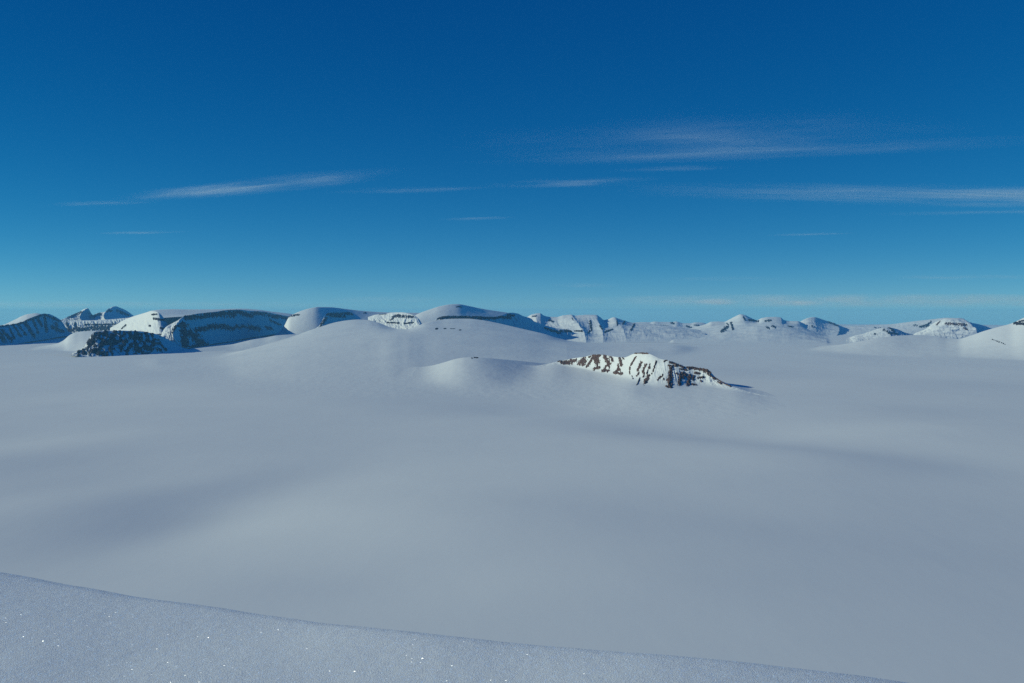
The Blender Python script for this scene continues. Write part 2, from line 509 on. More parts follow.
lm(loft('mountain', 138, 304,
        [([(138, 322), (160, 318), (200, 316), (270, 317), (304, 320)], [(138, 14500), (304, 21500)]),
         ([(138, 318), (146, 312.5), (152, 310.6), (160, 309.6), (175, 309.2), (190, 309.4), (205, 309.4), (220, 309.2), (240, 308.6), (258, 309.6), (270, 311.3), (288, 313.4), (304, 316)], [(138, 18000), (304, 24500)])],
        rows=(24,), rough=5, rough_len=700, back=3500), 'flat snow plateau topping the long dark cliff on the left', 'plateau')

lm(loft('mountain', 110, 171,
        [([(110, 336), (130, 337), (150, 338.5), (160, 339.5), (166, 340), (171, 340)], [(110, 13500), (130, 12300), (150, 11450), (171, 11000)]),
         ([(110, 328), (118, 323.5), (122, 321), (128, 318.2), (134, 316), (140, 314.2), (146, 312.4), (152, 310.9), (157, 311.6), (161, 314.5), (165, 320), (168, 326), (171, 337)],
          [(110, 14000), (122, 13700), (140, 12800), (152, 12200), (161, 12000), (171, 12200)])],
        rows=(60,), step=.3, gully=30, gully_freq=.15, rough=8, rough_len=220, seed=15,
        strokes=[(152.5, 314.6, 157, 314.2, .9), (154, 318.6, 167, 320.6, 1.2), (149.5, 325.8, 150.5, 326, 1.1), (161, 328, 168, 330, 1.2), (163, 333, 167, 330.5, 1.1), (157, 334.5, 163, 334.5, .7), (122, 328.5, 126, 325, .8)], rock_amp=7, rock_noise=.7),
   'bright sunlit snow shoulder with a few dark rock ledges above the black buttress')

lm(loft('mountain', 160, 293,
        [([(160, 350.5), (172, 350.5), (184, 348.6), (200, 346), (218, 343), (232, 341), (242, 339), (252, 337.4), (265, 335.5), (276, 333.5), (284, 332), (293, 331)],
          [(160, 10700), (184, 11200), (200, 12100), (232, 14200), (265, 17500), (293, 20500)]),
         ([(160, 336), (166, 327), (172, 323.5), (178, 320.3), (184, 316.5), (190, 315), (200, 313.3), (210, 312.4), (220, 311), (230, 309.8), (240, 309.6), (250, 310.8), (260, 311.3), (270, 312.7), (280, 314.8), (288, 316.2), (293, 318.5)],
          [(160, 11500), (184, 11900), (200, 12800), (232, 14900), (265, 18100), (293, 21000)])],
        rows=(90,), step=.3, sharp=1, spurs=[(183, 330, 9)], gully=55, gully_freq=.2, rough=14, rough_len=170, seed=21,
        strokes=[(186, 317.5, 205, 315.8, 2.6), (205, 315.5, 222, 314, 2.8), (222, 313.4, 234, 313.5, 3.6), (238, 312, 252, 316, 2.0), (252, 313, 262, 313.5, 1.8), (262, 314, 290, 318.5, 1.8), (270, 320, 280, 325, 1.2),
                 (196, 330, 208, 328, 2.2), (208, 327, 224, 326.5, 2.6), (224, 327, 233, 328.5, 2.2), (236, 326, 240, 328, 1.8), (243, 326, 247, 328, 1.7), (250, 327, 259, 329, 2.6), (266, 327, 272, 329, 1.6),
                 (183.5, 326, 185, 345, 4.2), (190, 333, 204, 346, 4.0), (184, 346, 200, 346.5, 1.2), (178, 326, 181, 324, 1.4), (173, 332, 176, 326, 1.2)],
        rock_amp=11, rock_noise=1.25, rock_freq=(.75, .3), rock_slant=-.5, mcap=.65),
   'long steep snow mountain in deep blue shade with two broken bands of dark cliff')

lm(loft('mountain', 72, 188,
        [([(72, 355.8), (78, 356), (85, 356.8), (100, 357.4), (115, 357), (130, 356), (150, 354.2), (165, 352.6), (180, 350.8), (188, 350.6)],
          [(72, 9150), (100, 9250), (130, 9550), (188, 10650)]),
         ([(72, 355.2), (77, 352.5), (81, 349), (86, 344), (90, 337.5), (93.5, 332.8), (97, 331.4), (103, 331), (120, 330.6), (135, 331), (145, 332), (155, 333.8), (162, 336.2), (170, 340.5), (180, 346.5), (188, 350)],
          [(72, 9400), (93, 9750), (130, 10100), (188, 11050)])],
        rows=(80,), step=.28, sharp=1, gully=80, gully_freq=.12, rough=9, rough_len=120, seed=33,
        strokes=[(80, 352.5, 90, 345, 3.2), (90, 343, 95, 334.5, 3.0), (96, 336, 128, 334.5, 4.2), (124, 335, 150, 337.5, 4.2), (150, 338, 160, 342, 2.4), (92, 350, 106, 342, 4.4), (106, 341, 135, 343, 4.4),
                 (98, 353, 106, 354, 2.2), (121, 352, 122, 346, 2.2), (128, 353, 127, 347, 2.2), (134, 347, 142, 352, 3.2), (142, 342, 150, 351, 2.6), (150, 342, 160, 350, 1.8), (78, 354.5, 84, 354, 1.0), (110, 348, 112, 355, 1.8), (160, 344, 166, 350, .9)],
        rock_amp=10, rock_noise=1.9, rock_freq=(.24, .2)),
   'squat black rock buttress with a flat top and snow streaks down its front', 'buttress')

lm(loft('snow_ramp', 172, 330,
        [([(172, 356), (200, 355), (230, 353), (260, 351), (330, 345)], [(172, 9900), (250, 10500), (330, 10800)]),
         ([(172, 352), (190, 349.2), (205, 347.4), (218, 345.9), (232, 344.3), (242, 342), (252, 339.7), (265, 337.6), (276, 335.5), (290, 334.5), (330, 333)],
          [(172, 10300), (230, 11000), (330, 11600)])],
        rows=(40,), sm=3, rough=3, rough_len=500, back=900), 'sunlit snow ramp running up along the foot of the long shaded mountain', 'snow ramp')

lm(loft('snow_dome', 262, 430,
        [([(262, 347), (290, 346), (430, 340)], [(262, 14000), (430, 14800)]),
         ([(262, 345), (268, 340), (274, 335.2), (279, 332), (283, 328), (286, 322.5), (288.5, 317.4), (294, 313.9), (302, 310.6), (310, 308.3), (318, 307), (330, 307.2), (345, 308.8), (360, 310.6), (380, 312), (400, 312.6), (430, 313)],
          [(262, 15600), (310, 15800), (345, 16400), (430, 17500)])],
        rows=(60,), sm=2, rough=4, rough_len=500, back=2500,
        strokes=[(288, 316.5, 299, 314.5, .9), (364, 313, 366, 313, .6)], rock_amp=4),
   'smooth white dome rising just right of the long shaded mountain', 'snow dome')

lm(loft('cliff', 316, 356,
        [([(316, 329), (330, 328), (356, 325)], [(316, 13700), (356, 14900)]),
         ([(316, 328.5), (319, 326), (322, 321), (325, 315.5), (328, 312.8), (334, 311.6), (342, 311.4), (350, 312.2), (353, 314), (356, 318)], [(316, 13900), (356, 15100)])],
        rows=(44,), step=.25, sharp=1, gully=25, gully_freq=.5, rough=7, rough_len=90, seed=41,
        strokes=[(321, 325, 326, 318, 1.6), (327, 314.5, 352, 313.5, 1.4), (330, 316, 345, 316.5, 1.2)], rock_amp=6, rock_noise=1.2),
   'short blue shaded cliff cut into the white dome left of centre', 'cliff')

lm(loft('mountain', 368, 424,
        [([(368, 327), (385, 330), (400, 331), (412, 332), (424, 330)], [(368, 15000), (395, 14700), (424, 14300)]),
         ([(368, 317), (376, 314.6), (385, 313.8), (393, 312.4), (402, 312.3), (409, 313.6), (415, 315.8), (419, 319), (424, 328)], [(368, 15600), (395, 15300), (424, 14800)])],
        rows=(50,), step=.25, gully=40, gully_freq=.2, rough=8, rough_len=120, seed=47,
        strokes=[(393.5, 317, 399, 315.4, 1.5), (398, 316.2, 413, 317, 1.4), (387, 322.5, 399, 323, .8), (404, 323.5, 413, 322.5, .8), (379, 314.2, 386, 314, .5), (391, 320, 394, 317, .9)], rock_amp=6, rock_noise=.8),
   'small sunlit snow face with a black rock ledge beside the second dome', 'mountain')

lm(loft('snow_dome', 400, 552,
        [([(400, 332), (552, 336)], [(400, 14500), (552, 15500)]),
         ([(400, 326), (408, 320), (414, 316), (420, 313), (430, 309.4), (440, 306.2), (450, 304.4), (458, 304), (466, 305.3), (480, 308.3), (495, 310.8), (510, 313), (525, 316.5), (538, 321), (552, 328)], [(400, 16200), (450, 16800), (552, 18500)])],
        rows=(50,), sm=2, rough=5, rough_len=600, back=3000,
        strokes=[(456, 306.6, 461, 306.8, .8)], rock_amp=5),
   'highest rounded snow dome near the centre of the skyline', 'snow dome')

lm(loft('mountain', 434, 583,
        [([(434, 322), (450, 321.5), (482, 324), (500, 328), (520, 333), (545, 337), (560, 339.5), (572, 341), (583, 341)], [(434, 13700), (482, 14000), (520, 14500), (583, 15000)]),
         ([(434, 321), (438, 318.2), (442, 316.4), (450, 315.6), (465, 315.7), (480, 316.3), (490, 316.8), (500, 315.8), (507, 313.4), (512, 312.6), (517, 313.3), (524, 316.5), (532, 320.3), (545, 325.2), (558, 328.4), (568, 329.6), (574, 332.5), (578, 336), (583, 340.5)],
          [(434, 13800), (482, 14150), (515, 14800), (560, 15300), (583, 15400)])],
        rows=(54,), step=.3, sharp=1, gully=40, gully_freq=.25, rough=9, rough_len=130, seed=55, spurs=[(580, 160, 4)],
        strokes=[(438, 318.5, 446, 317.3, 1.6), (446, 317.2, 482, 317.8, 1.8), (484, 318, 510, 317.3, 1.5), (508, 315, 514, 315.5, 1.2), (560, 331, 572, 331, 1.2), (572, 331, 580, 333, .9), (545, 328, 560, 333, 1.2)],
        rock_amp=7, rock_noise=.9, rock_freq=(.5, .4)),
   'long ridge with a thin black cliff edge sloping down to the right in blue shade', 'ridge')

lm(loft('mountain', 512, 715,
        [([(512, 338), (560, 341), (605, 341), (650, 340), (715, 340)], [(512, 14500), (580, 13800), (715, 14500)], 30),
         ([(512, 331), (560, 328.5), (600, 328.5), (640, 329), (670, 330), (715, 334)], [(512, 17300), (580, 16900), (715, 17500)], 30),
         ([(512, 325), (524, 319.3), (528, 316.5), (532, 314.4), (540, 313.2), (544, 315.6), (550, 316.8), (557, 317), (563, 315.4), (571, 314.6), (575, 315.6), (580, 315.2), (588, 314.6), (596, 314.8), (600, 317), (604, 320), (608, 319.3), (614, 317.3), (618, 318.4), (625, 320.8), (632, 322.5), (640, 323.2), (660, 325), (690, 328.5), (715, 333)],
          [(512, 18500), (650, 19000), (715, 19000)])],
        rows=(40, 60), step=.25, spurs=[(535, 450, 7, 6), (571, 1000, 10, 14), (594, 550, 7, 8), (614, 400, 10, 12)], gully=60, gully_freq=.16, rough=17, rough_len=500, seed=63, soft=10, blend=10,
        strokes=[(532, 316.5, 536, 316, .7), (549, 320, 553, 321.5, .9), (590, 321, 591.5, 330, 1.1), (590, 331, 588, 333, .9), (600, 326, 602, 329, .8), (617, 321, 617.3, 325, .8), (625, 321, 623, 324, .8), (605, 332, 612, 329.5, .9), (634, 324.5, 631, 330, .9), (575, 331, 582, 331, .9), (572, 318, 573, 320, .5)],
        rock_amp=9, rock_noise=.9),
   'cluster of small sunlit snow peaks at the end of the dark ridge')

lm(loft('mountain', 620, 712,
        [([(620, 337), (712, 337)], [(620, 17300), (712, 17300)]),
         ([(620, 325), (628, 323.4), (635, 322.4), (645, 322), (650, 322.2), (655, 321.4), (662, 321.8), (672, 321.9), (676, 321.4), (683, 323), (690, 323.2), (696, 322.3), (702, 322.6), (712, 326)], [(628, 25500), (712, 25500)])],
        rows=(40,), step=.3, gully=80, gully_freq=.25, rough=16, rough_len=500, seed=71, soft=5, blend=8,
        strokes=[(648, 325.8, 653, 326, .6), (660, 325.5, 668, 325.8, .6), (671, 322.8, 674, 323.5, 1.0), (686, 326, 691, 327.2, .8), (655, 324.5, 657, 326, .5), (694, 325, 699, 325.5, .6)], rock_amp=9, rock_noise=.9),
   'low far line of snow hills dotted with rock in the gap right of centre', 'hills')

lm(loft('mountain', 660, 840,
        [([(660, 340), (740, 345), (840, 346)], [(660, 13800), (740, 12300), (840, 12000)], 40),
         ([(660, 334), (700, 330.5), (720, 328.5), (745, 326.5), (770, 326), (790, 328), (810, 332.5), (828, 337), (840, 340)], [(660, 19500), (740, 18800), (840, 17500)], 30),
         ([(660, 333), (686, 329.5), (694, 327.5), (700, 326), (706, 324), (712, 321.6), (718, 321.4), (724, 321.6), (730, 319), (735, 316.4), (741, 314.2), (745, 315), (750, 317.4), (757, 320), (762, 318), (768, 317), (775, 316.8), (781, 317.5), (784, 319.8), (790, 321.0), (797, 321), (803, 323), (810, 327), (828, 333), (840, 336)],
          [(660, 21800), (740, 21300), (840, 20800)])],
        rows=(40, 60), step=.25, sm=1, spurs=[(742, 120, 6, 4), (768, 100, 10, 6)], gully=25, gully_freq=.16, rough=15, rough_len=600, seed=77, soft=14, blend=14,
        strokes=[(722, 331, 727, 327, 1.7), (727, 323.5, 728, 324.5, .8), (731, 323, 733, 329, 1.1), (749, 320, 754, 320.5, 1.1), (756, 321.2, 758, 321.2, .9), (765, 321, 771, 320.4, .9), (766, 326.5, 769, 328.5, .9), (772, 326, 775, 327, 1.0), (743, 317, 745, 320, .7), (788, 326, 793, 327, .6)], rock_amp=10, rock_noise=.9),
   'pale rocky snow massif with jagged small peaks right of centre')

lm(loft('mountain', 780, 870,
        [([(780, 337), (870, 337)], [(780, 16500), (870, 18500)]),
         ([(780, 331), (794, 326), (799, 322.5), (804, 319.5), (809, 317.6), (814, 317), (820, 318.6), (826, 320.6), (833, 322.6), (840, 325.6), (848, 328.5), (856, 331), (870, 333)], [(780, 21500), (870, 29500)])],
        rows=(50,), step=.3, sharp=1, gully=40, gully_freq=.2, rough=14, rough_len=400, seed=83, soft=12, blend=8, spurs=[(832, 500, 4)],
        strokes=[(828, 321.8, 838, 326, .8), (812, 326, 814, 327, .9)], rock_amp=9),
   'hazy blue mountain in shade right of the pale rocky massif')

lm(loft('mountain', 815, 990,
        [([(815, 338), (900, 338), (990, 338)], [(815, 16500), (990, 16500)]),
         ([(815, 330), (828, 327.6), (836, 326.6), (845, 326.2), (870, 325), (890, 324.2), (905, 322.4), (920, 320.6), (935, 318.9), (947, 317.6), (958, 318.5), (972, 324), (990, 330)], [(815, 31000), (990, 22000)])],
        rows=(40,), step=.35, sm=1, gully=100, gully_freq=.12, rough=14, rough_len=500, seed=87, soft=12, blend=8,
        strokes=[(914, 325.2, 917, 325.2, .9), (920, 326.5, 928, 325.6, 1.2), (926, 325, 931, 322, 1.0), (934, 325.5, 940, 321.5, .8), (874, 327.5, 881, 328, .6)], rock_amp=10),
   'long low snow upland leading up to the sunlit peak at the right', 'hill')

lm(loft('mountain', 838, 940,
        [([(838, 343), (940, 343)], [(838, 13200), (940, 13000)]),
         ([(838, 338), (850, 336), (862, 334), (868, 332), (874, 330), (880, 328), (884, 327.5), (890, 327.4), (897, 329), (904, 332), (916, 335), (940, 338)], [(838, 16800), (884, 16300), (940, 17200)])],
        rows=(40,), step=.25, gully=60, gully_freq=.3, rough=12, rough_len=200, seed=91, soft=20, blend=14, spurs=[(883, 300, 5)],
        strokes=[(874.5, 334.3, 876, 333.8, .9), (883, 329.5, 888, 332, .9), (889, 327.5, 894, 331, 1.1), (888, 333, 898, 334, .8)], rock_amp=8),
   'small rocky knoll with blue shade peeping over the broad right hill', 'knoll')

lm(loft('mountain', 905, 1030,
        [([(905, 345), (960, 346), (1030, 346)], [(905, 12500), (955, 12200), (1030, 13500)], 20),
         ([(905, 338), (930, 334), (955, 331.5), (980, 333), (1030, 339)], [(905, 15300), (955, 14800), (1030, 17500)], 24),
         ([(905, 336), (918, 332), (926, 328.5), (934, 323), (941, 319.8), (947, 318.4), (955, 318), (961, 318.2), (965, 320.8), (972, 322.6), (982, 325), (992, 328.5), (1002, 332), (1012, 335), (1030, 338)], [(905, 16800), (955, 16000), (968, 16500), (1030, 20500)])],
        rows=(30, 60), step=.25, spurs=[(961, 420, 8, 6)], gully=80, gully_freq=.2, rough=20, rough_len=240, seed=97, soft=12, blend=8,
        strokes=[(946, 323.5, 966, 325, 1.3), (964, 328, 967, 329.4, .9), (985, 322, 996, 326, .7), (936, 325, 940, 321.5, .7)], rock_mat=ROCK_BROWN, rock_amp=8, rock_noise=1.2),
   'sunlit snow peak with a brown rock band and a blue shaded right flank')

lm(loft('hill', 740, 1180,
        [([(740, 352), (770, 354), (800, 357), (830, 360), (860, 363.5), (900, 366.5), (960, 370), (1024, 373.5), (1180, 384)], 'g'),
         ([(740, 351), (770, 352.8), (800, 354.6), (830, 356.6), (860, 359), (900, 361), (960, 363.5), (1024, 366), (1180, 374)], 'g-420'),
         ([(740, 350), (770, 351.8), (800, 351), (830, 347.3), (850, 343.4), (865, 340.3), (880, 337.6), (900, 335.5), (920, 335), (935, 336.2), (950, 338.6), (958, 339), (968, 336.5), (985, 330.6), (1000, 326.4), (1012, 323.2), (1018, 320.4), (1024, 317.6), (1060, 306), (1180, 298)],
          [(740, 11000), (770, 10900), (860, 11200), (920, 11600), (960, 11000), (1024, 10600), (1180, 10400)])],
        rows=(24, 50), step=.6, sm=3, rough=5, rough_len=600, back=2500, soft=40, sharp=1, blend=8,
        strokes=[(1014, 323, 1030, 324.5, 1.5), (1019, 321.4, 1026, 320, .8), (992, 339.2, 1005, 344.2, .5)], rock_amp=5, rock_noise=.6, seed=101),
   'broad twin-topped snow hill at the right edge with a low rock cap', 'hill')

# the great swell in the middle distance
lm(loft('snow_dome', 90, 740,
        [([(90, 362), (150, 370), (200, 380), (260, 392), (340, 402), (440, 402), (540, 392), (620, 374), (690, 358), (740, 352)], 'g', 40),
         ([(90, 358), (150, 360.5), (200, 360), (222, 357.5), (250, 351.5), (270, 347), (300, 340), (330, 335.5), (360, 333.4), (405, 333), (440, 333), (480, 334), (520, 336.5), (550, 341), (580, 345), (610, 346.3), (650, 346.5), (690, 346.5), (740, 347)],
          [(90, 8300), (150, 8500), (222, 8900), (270, 9600), (310, 10200), (345, 10500), (405, 10400), (470, 10700), (520, 10900), (560, 11000), (690, 11400), (740, 11500)], 40),
         ([(90, 356), (150, 360), (200, 359.3), (222, 356.8), (250, 349), (270, 343), (295, 335.6), (312, 329.5), (322, 326.2), (334, 322.6), (346, 320.4), (358, 319.4), (367, 319.8), (377, 322.2), (388, 326.3), (398, 328.8), (406, 329.2), (415, 326.8), (425, 322.8), (438, 320), (455, 318.6), (468, 318.6), (482, 320), (497, 322.8), (520, 328.2), (545, 334), (560, 338.6), (578, 342), (610, 344), (650, 345), (690, 345.6), (740, 346)],
          [(90, 8700), (150, 8900), (222, 9200), (270, 10400), (310, 11900), (345, 13300), (362, 13500), (385, 12600), (405, 11600), (425, 12300), (445, 13200), (470, 13500), (500, 13200), (520, 12700), (560, 12100), (690, 12200), (740, 12200)])],
        rows=(50, 60), step=.6, sm=3, rough=4, rough_len=700, back=1500, seed=107, soft=70, sharp=1, carry=True,
        strokes=[(436, 328.8, 437.5, 328.6, .9), (444, 328.6, 446, 328.5, .55), (450, 328.7, 455, 328.7, .35), (459.5, 330, 461, 329.9, .6)], rock_amp=4, rock_noise=.2, rock_name='rock'),
   'wide gentle snow swell with two rounded tops in the middle distance', 'snow dome')

lm(loft('snow_dome', 365, 620,
        [([(365, 386), (390, 388), (430, 393), (470, 400), (510, 402), (560, 398), (620, 388)], 'g', 30),
         ([(365, 378), (385, 375.5), (400, 373), (410, 370.2), (420, 366.4), (432, 362.8), (445, 359.5), (456, 357.5), (465, 356.9), (475, 357.0), (490, 357.9), (510, 359.8), (530, 362), (550, 365), (575, 369), (620, 376)],
          [(365, 6750), (475, 6750), (560, 7350), (620, 7400)])],
        rows=(60,), step=.4, sm=3, rough=1.6, rough_len=300, back=900, seed=111, soft=20, blend=24, tails=(375, 472, 560, 615), carry=True,
        strokes=[(474.6, 357.2, 477.5, 357.1, 1.1), (471.5, 358, 472.6, 358.2, .5)], rock_amp=3.5, rock_noise=.3, rock_name='rock'),
   'low bright snow dome with one tiny dark rock on top left of the rocky outcrop', 'snow dome')

# the rock outcrop that stands out of the ice
STR = [(557.5, 361.4, 560, 361, .7), (561, 362.3, 576, 360.4, 1.7), (563, 363.6, 572, 363.2, 1.4), (579.5, 363.6, 584, 358.6, 2.0), (583, 364, 586, 361, 1.8), (587, 366.6, 591.5, 360.5, 1.2), (592, 359, 600, 355.2, 1.6), (594, 356, 597, 362, 3.0),
       (589, 357.3, 592, 355.8, .8), (594.5, 369, 599.5, 367.3, 1.5), (597, 365, 598, 368, 1.2), (602.5, 371, 608.5, 370.6, 1.3), (604, 370, 606, 367, 1.2), (605, 356, 609, 364.5, 2.2), (611, 356.6, 612.5, 360.5, 1.4), (608, 364, 609.5, 368, .9),
       (614.5, 372.8, 622, 373.4, 1.3), (616.5, 371.5, 619.5, 368.6, 1.6), (620, 358, 621.5, 365, 1.6), (618, 364, 619, 369, .8), (623, 357.8, 623.5, 359, .8),
       (636, 357, 631, 365.5, .8), (630, 367, 629.8, 374, .6), (632, 376, 633, 379, .4),
       (641.5, 362, 638, 370.5, 1.2), (638.8, 373, 637, 376, .9), (640, 378, 637, 385, .5), (646, 364, 643, 372, 1.1), (644.5, 373, 643.3, 377, .9), (650, 364.5, 649.6, 368, 1.1), (648.5, 376, 645, 383, 1.8), (648, 370, 647, 374, .7),
       (656.5, 361, 653, 372, .75), (652.5, 373, 652, 374, .5), (664, 361.6, 667, 360.3, .7), (663, 375, 658, 380, 1.0), (663.5, 378, 664, 380, .4),
       (671, 368, 670, 380, 2.0), (669.5, 379, 670, 386, 2.6), (666.5, 386, 669, 386.5, 1.0), (670, 362, 674, 363.5, 1.1), (668.5, 365.5, 677, 366.3, .8), (675, 364, 685, 368, 1.0), (680, 368.8, 687, 370.2, .8), (676, 373.5, 678, 374, .8),
       (681, 374, 679.5, 384, 1.8), (682, 374, 686, 375, 1.8), (684, 373, 683, 378, 1.4), (690, 376, 688, 384, 2.0), (694, 376, 693, 380, 1.1), (692, 384.5, 696, 384.5, .9), (687, 367.8, 697, 368.4, 1.5), (697, 368.8, 708, 370.4, 1.7), (704, 370.8, 709.5, 372.5, 1.5),
       (695, 372.6, 700, 374, 1.1), (698, 378, 704, 377, .9), (700.5, 380.5, 702, 382, .4), (708, 374, 715, 378.8, 1.1), (718, 381.8, 722, 384.2, .7), (724, 383.5, 731, 386.6, .45), (715, 378, 726, 384.5, .35), (630, 353.4, 648, 353.2, .45), (643, 353.2, 648, 353.5, .8),]
nun = loft('rock_outcrop', 470, 805,
           [([(470, 388), (500, 394), (560, 406), (620, 417), (660, 421), (700, 422), (740, 420), (800, 412)], 'g', 60),
            ([(470, 378), (500, 374), (530, 369.5), (545, 366.8), (557, 364.8), (567, 366), (585, 368.5), (597, 371.5), (608, 373.5), (622, 376.5), (632, 380), (645, 386), (660, 388.5), (668, 389), (678, 388), (696, 386.8), (706, 386.4), (714, 387.5), (722, 389.3), (732, 391.5), (745, 394), (760, 398), (775, 403), (805, 414)],
             [(470, 6700), (500, 6700), (530, 6700), (557, 6760), (608, 6060), (645, 5260), (668, 5120), (696, 5220), (714, 5180), (732, 4970), (745, 4880), (770, 4700), (805, 4400)], 20),
            ([(470, 376), (500, 371), (530, 367), (545, 364.6), (552, 362.8), (558, 361.2), (563, 360.2), (575, 357.8), (584, 356.6), (590, 355.2), (597, 354.2), (604, 354.7), (615, 356.4), (624, 357.2), (628, 356), (632, 354), (638, 352.8), (646, 352.8), (651, 354), (656, 356.4), (661, 358.6), (668, 360), (680, 363.3), (692, 366.2), (703, 368.4), (709, 370.2), (712, 373.2), (716, 377.6), (722, 381.7), (732, 386.6), (745, 391.2), (760, 395.6), (775, 401), (805, 412)],
             [(470, 6800), (500, 6800), (530, 6800), (557, 6860), (600, 6420), (640, 5780), (668, 5480), (700, 5370), (716, 5280), (745, 4960), (770, 4750), (805, 4460)])],
           step=.3, sm=2, rows=(40, 110), gully=15, gully_freq=.15, lowgully=0., rough=2.6, rough_len=40, back=650, seed=121, soft=20, sharp=1, blend=22, tails=(490, 545, 735, 795),
           strokes=STR, rock_amp=5.5, rock_noise=.95, rock_freq=(.6, .42), mcap=.9, rock_name='rock_rib', rock_mat=ROCK_BROWN, pieces=40)
tag(nun, 'dark brown rocky outcrop with snow gullies standing alone out of the icefield', 'rock outcrop')


# ------------------------------------------------------------------ haze
hz = bpy.data.meshes.new('haze')
h0, h1, hr = -640.0, 545.0, 60500.0
hz.from_pydata([(-hr, -hr, h0), (hr, -hr, h0), (hr, hr, h0), (-hr, hr, h0), (-hr, -hr, h1), (hr, -hr, h1), (hr, hr, h1), (-hr, hr, h1)], [],
               [(3, 2, 1, 0), (4, 5, 6, 7), (0, 1, 5, 4), (1, 2, 6, 5), (2, 3, 7, 6), (3, 0, 4, 7)])
hm = bpy.data.materials.new('haze'); hm.use_nodes = True
hm.node_tree.nodes.remove(hm.node_tree.nodes['Principled BSDF'])
pv = hm.node_tree.nodes.new('ShaderNodeVolumePrincipled')
pv.inputs['Color'].default_value = (.22, .68, 1.15, 1); pv.inputs['Density'].default_value = 1.2e-5
pv.inputs['Anisotropy'].default_value = 0
hm.node_tree.links.new(pv.outputs[0], hm.node_tree.nodes['Material Output'].inputs['Volume'])
hz.materials.append(hm)
ho = bpy.data.objects.new('haze', hz); C.objects.link(ho); tag(ho, 'thin blue air over the icefield', 'haze', 'stuff')

# ------------------------------------------------------------------ clouds
def cloud_material(name, density, streak, thr, seed, soft=1.0, bend=.25, color=(1, 1, 1)):
    """thin cloud: density thins out from the core of the body and is combed into streaks"""
    m = bpy.data.materials.new(name); m.use_nodes = True
    t = m.node_tree; t.nodes.remove(t.nodes['Principled BSDF'])

    def lk(a, b): t.links.new(a, b)

    def mth(op, a, b=None, cl=False):
        n = t.nodes.new('ShaderNodeMath'); n.operation = op; n.use_clamp = cl
        for k_, q in enumerate((a, b)):
            if q is None: continue
            if isinstance(q, (int, float)): n.inputs[k_].default_value = q
            else: lk(q, n.inputs[k_])
        return n.outputs[0]
    tc = t.nodes.new('ShaderNodeTexCoord')
    wob = t.nodes.new('ShaderNodeTexNoise'); wob.inputs['Scale'].default_value = 1.3; wob.inputs['Detail'].default_value = 2
    o0 = t.nodes.new('ShaderNodeVectorMath'); o0.operation = 'ADD'; o0.inputs[1].default_value = (seed * 3.7, seed * 1.9, 0)
    lk(tc.outputs['Object'], o0.inputs[0]); lk(o0.outputs[0], wob.inputs['Vector'])
    sx = t.nodes.new('ShaderNodeSeparateXYZ'); lk(tc.outputs['Object'], sx.inputs[0])
    wv = mth('MULTIPLY', mth('SUBTRACT', wob.outputs['Fac'], .5), bend * 4)
    yy = mth('ADD', sx.outputs[1], wv)
    cx = t.nodes.new('ShaderNodeCombineXYZ'); lk(sx.outputs[0], cx.inputs[0]); lk(yy, cx.inputs[1]); lk(sx.outputs[2], cx.inputs[2])
    ln = t.nodes.new('ShaderNodeVectorMath'); ln.operation = 'LENGTH'; lk(cx.outputs[0], ln.inputs[0])
    l2 = t.nodes.new('ShaderNodeVectorMath'); l2.operation = 'LENGTH'; lk(tc.outputs['Object'], l2.inputs[0])
    fall = mth('POWER', mth('SUBTRACT', 1, mth('MAXIMUM', ln.outputs['Value'], l2.outputs['Value']), True), soft)
    mp = t.nodes.new('ShaderNodeMapping'); mp.inputs['Scale'].default_value = streak; mp.inputs['Location'].default_value = (seed * 1.3, seed * 2.1, seed)
    lk(cx.outputs[0], mp.inputs[0])
    nz = t.nodes.new('ShaderNodeTexNoise'); nz.inputs['Scale'].default_value = 1; nz.inputs['Detail'].default_value = 5; nz.inputs['Roughness'].default_value = .6
    lk(mp.outputs[0], nz.inputs['Vector'])
    mr = t.nodes.new('ShaderNodeMapRange'); mr.inputs[1].default_value = thr; mr.inputs[2].default_value = thr + .28
    lk(nz.outputs['Fac'], mr.inputs[0])
    n2 = t.nodes.new('ShaderNodeTexNoise'); n2.inputs['Scale'].default_value = 1; n2.inputs['Detail'].default_value = 3
    m2 = t.nodes.new('ShaderNodeMapping'); m2.inputs['Scale'].default_value = (streak[0] * .9, 1.6, .5); m2.inputs['Location'].default_value = (seed * 5.1, -seed, 2); m2.inputs['Rotation'].default_value = (0, 0, .12)
    lk(tc.outputs['Object'], m2.inputs[0]); lk(m2.outputs[0], n2.inputs['Vector'])
    r2_ = t.nodes.new('ShaderNodeMapRange'); r2_.inputs[1].default_value = .34; r2_.inputs[2].default_value = .66
    r2_.inputs[3].default_value = .12; r2_.inputs[4].default_value = 1.35
    lk(n2.outputs['Fac'], r2_.inputs[0])
    d = mth('MULTIPLY', mth('MULTIPLY', mth('MULTIPLY', mr.outputs[0], r2_.outputs[0]), fall), density)
    pv_ = t.nodes.new('ShaderNodeVolumePrincipled'); lk(d, pv_.inputs['Density'])
    pv_.inputs['Color'].default_value = (*color, 1); pv_.inputs['Anisotropy'].default_value = .1
    lk(pv_.outputs[0], t.nodes['Material Output'].inputs['Volume'])
    return m


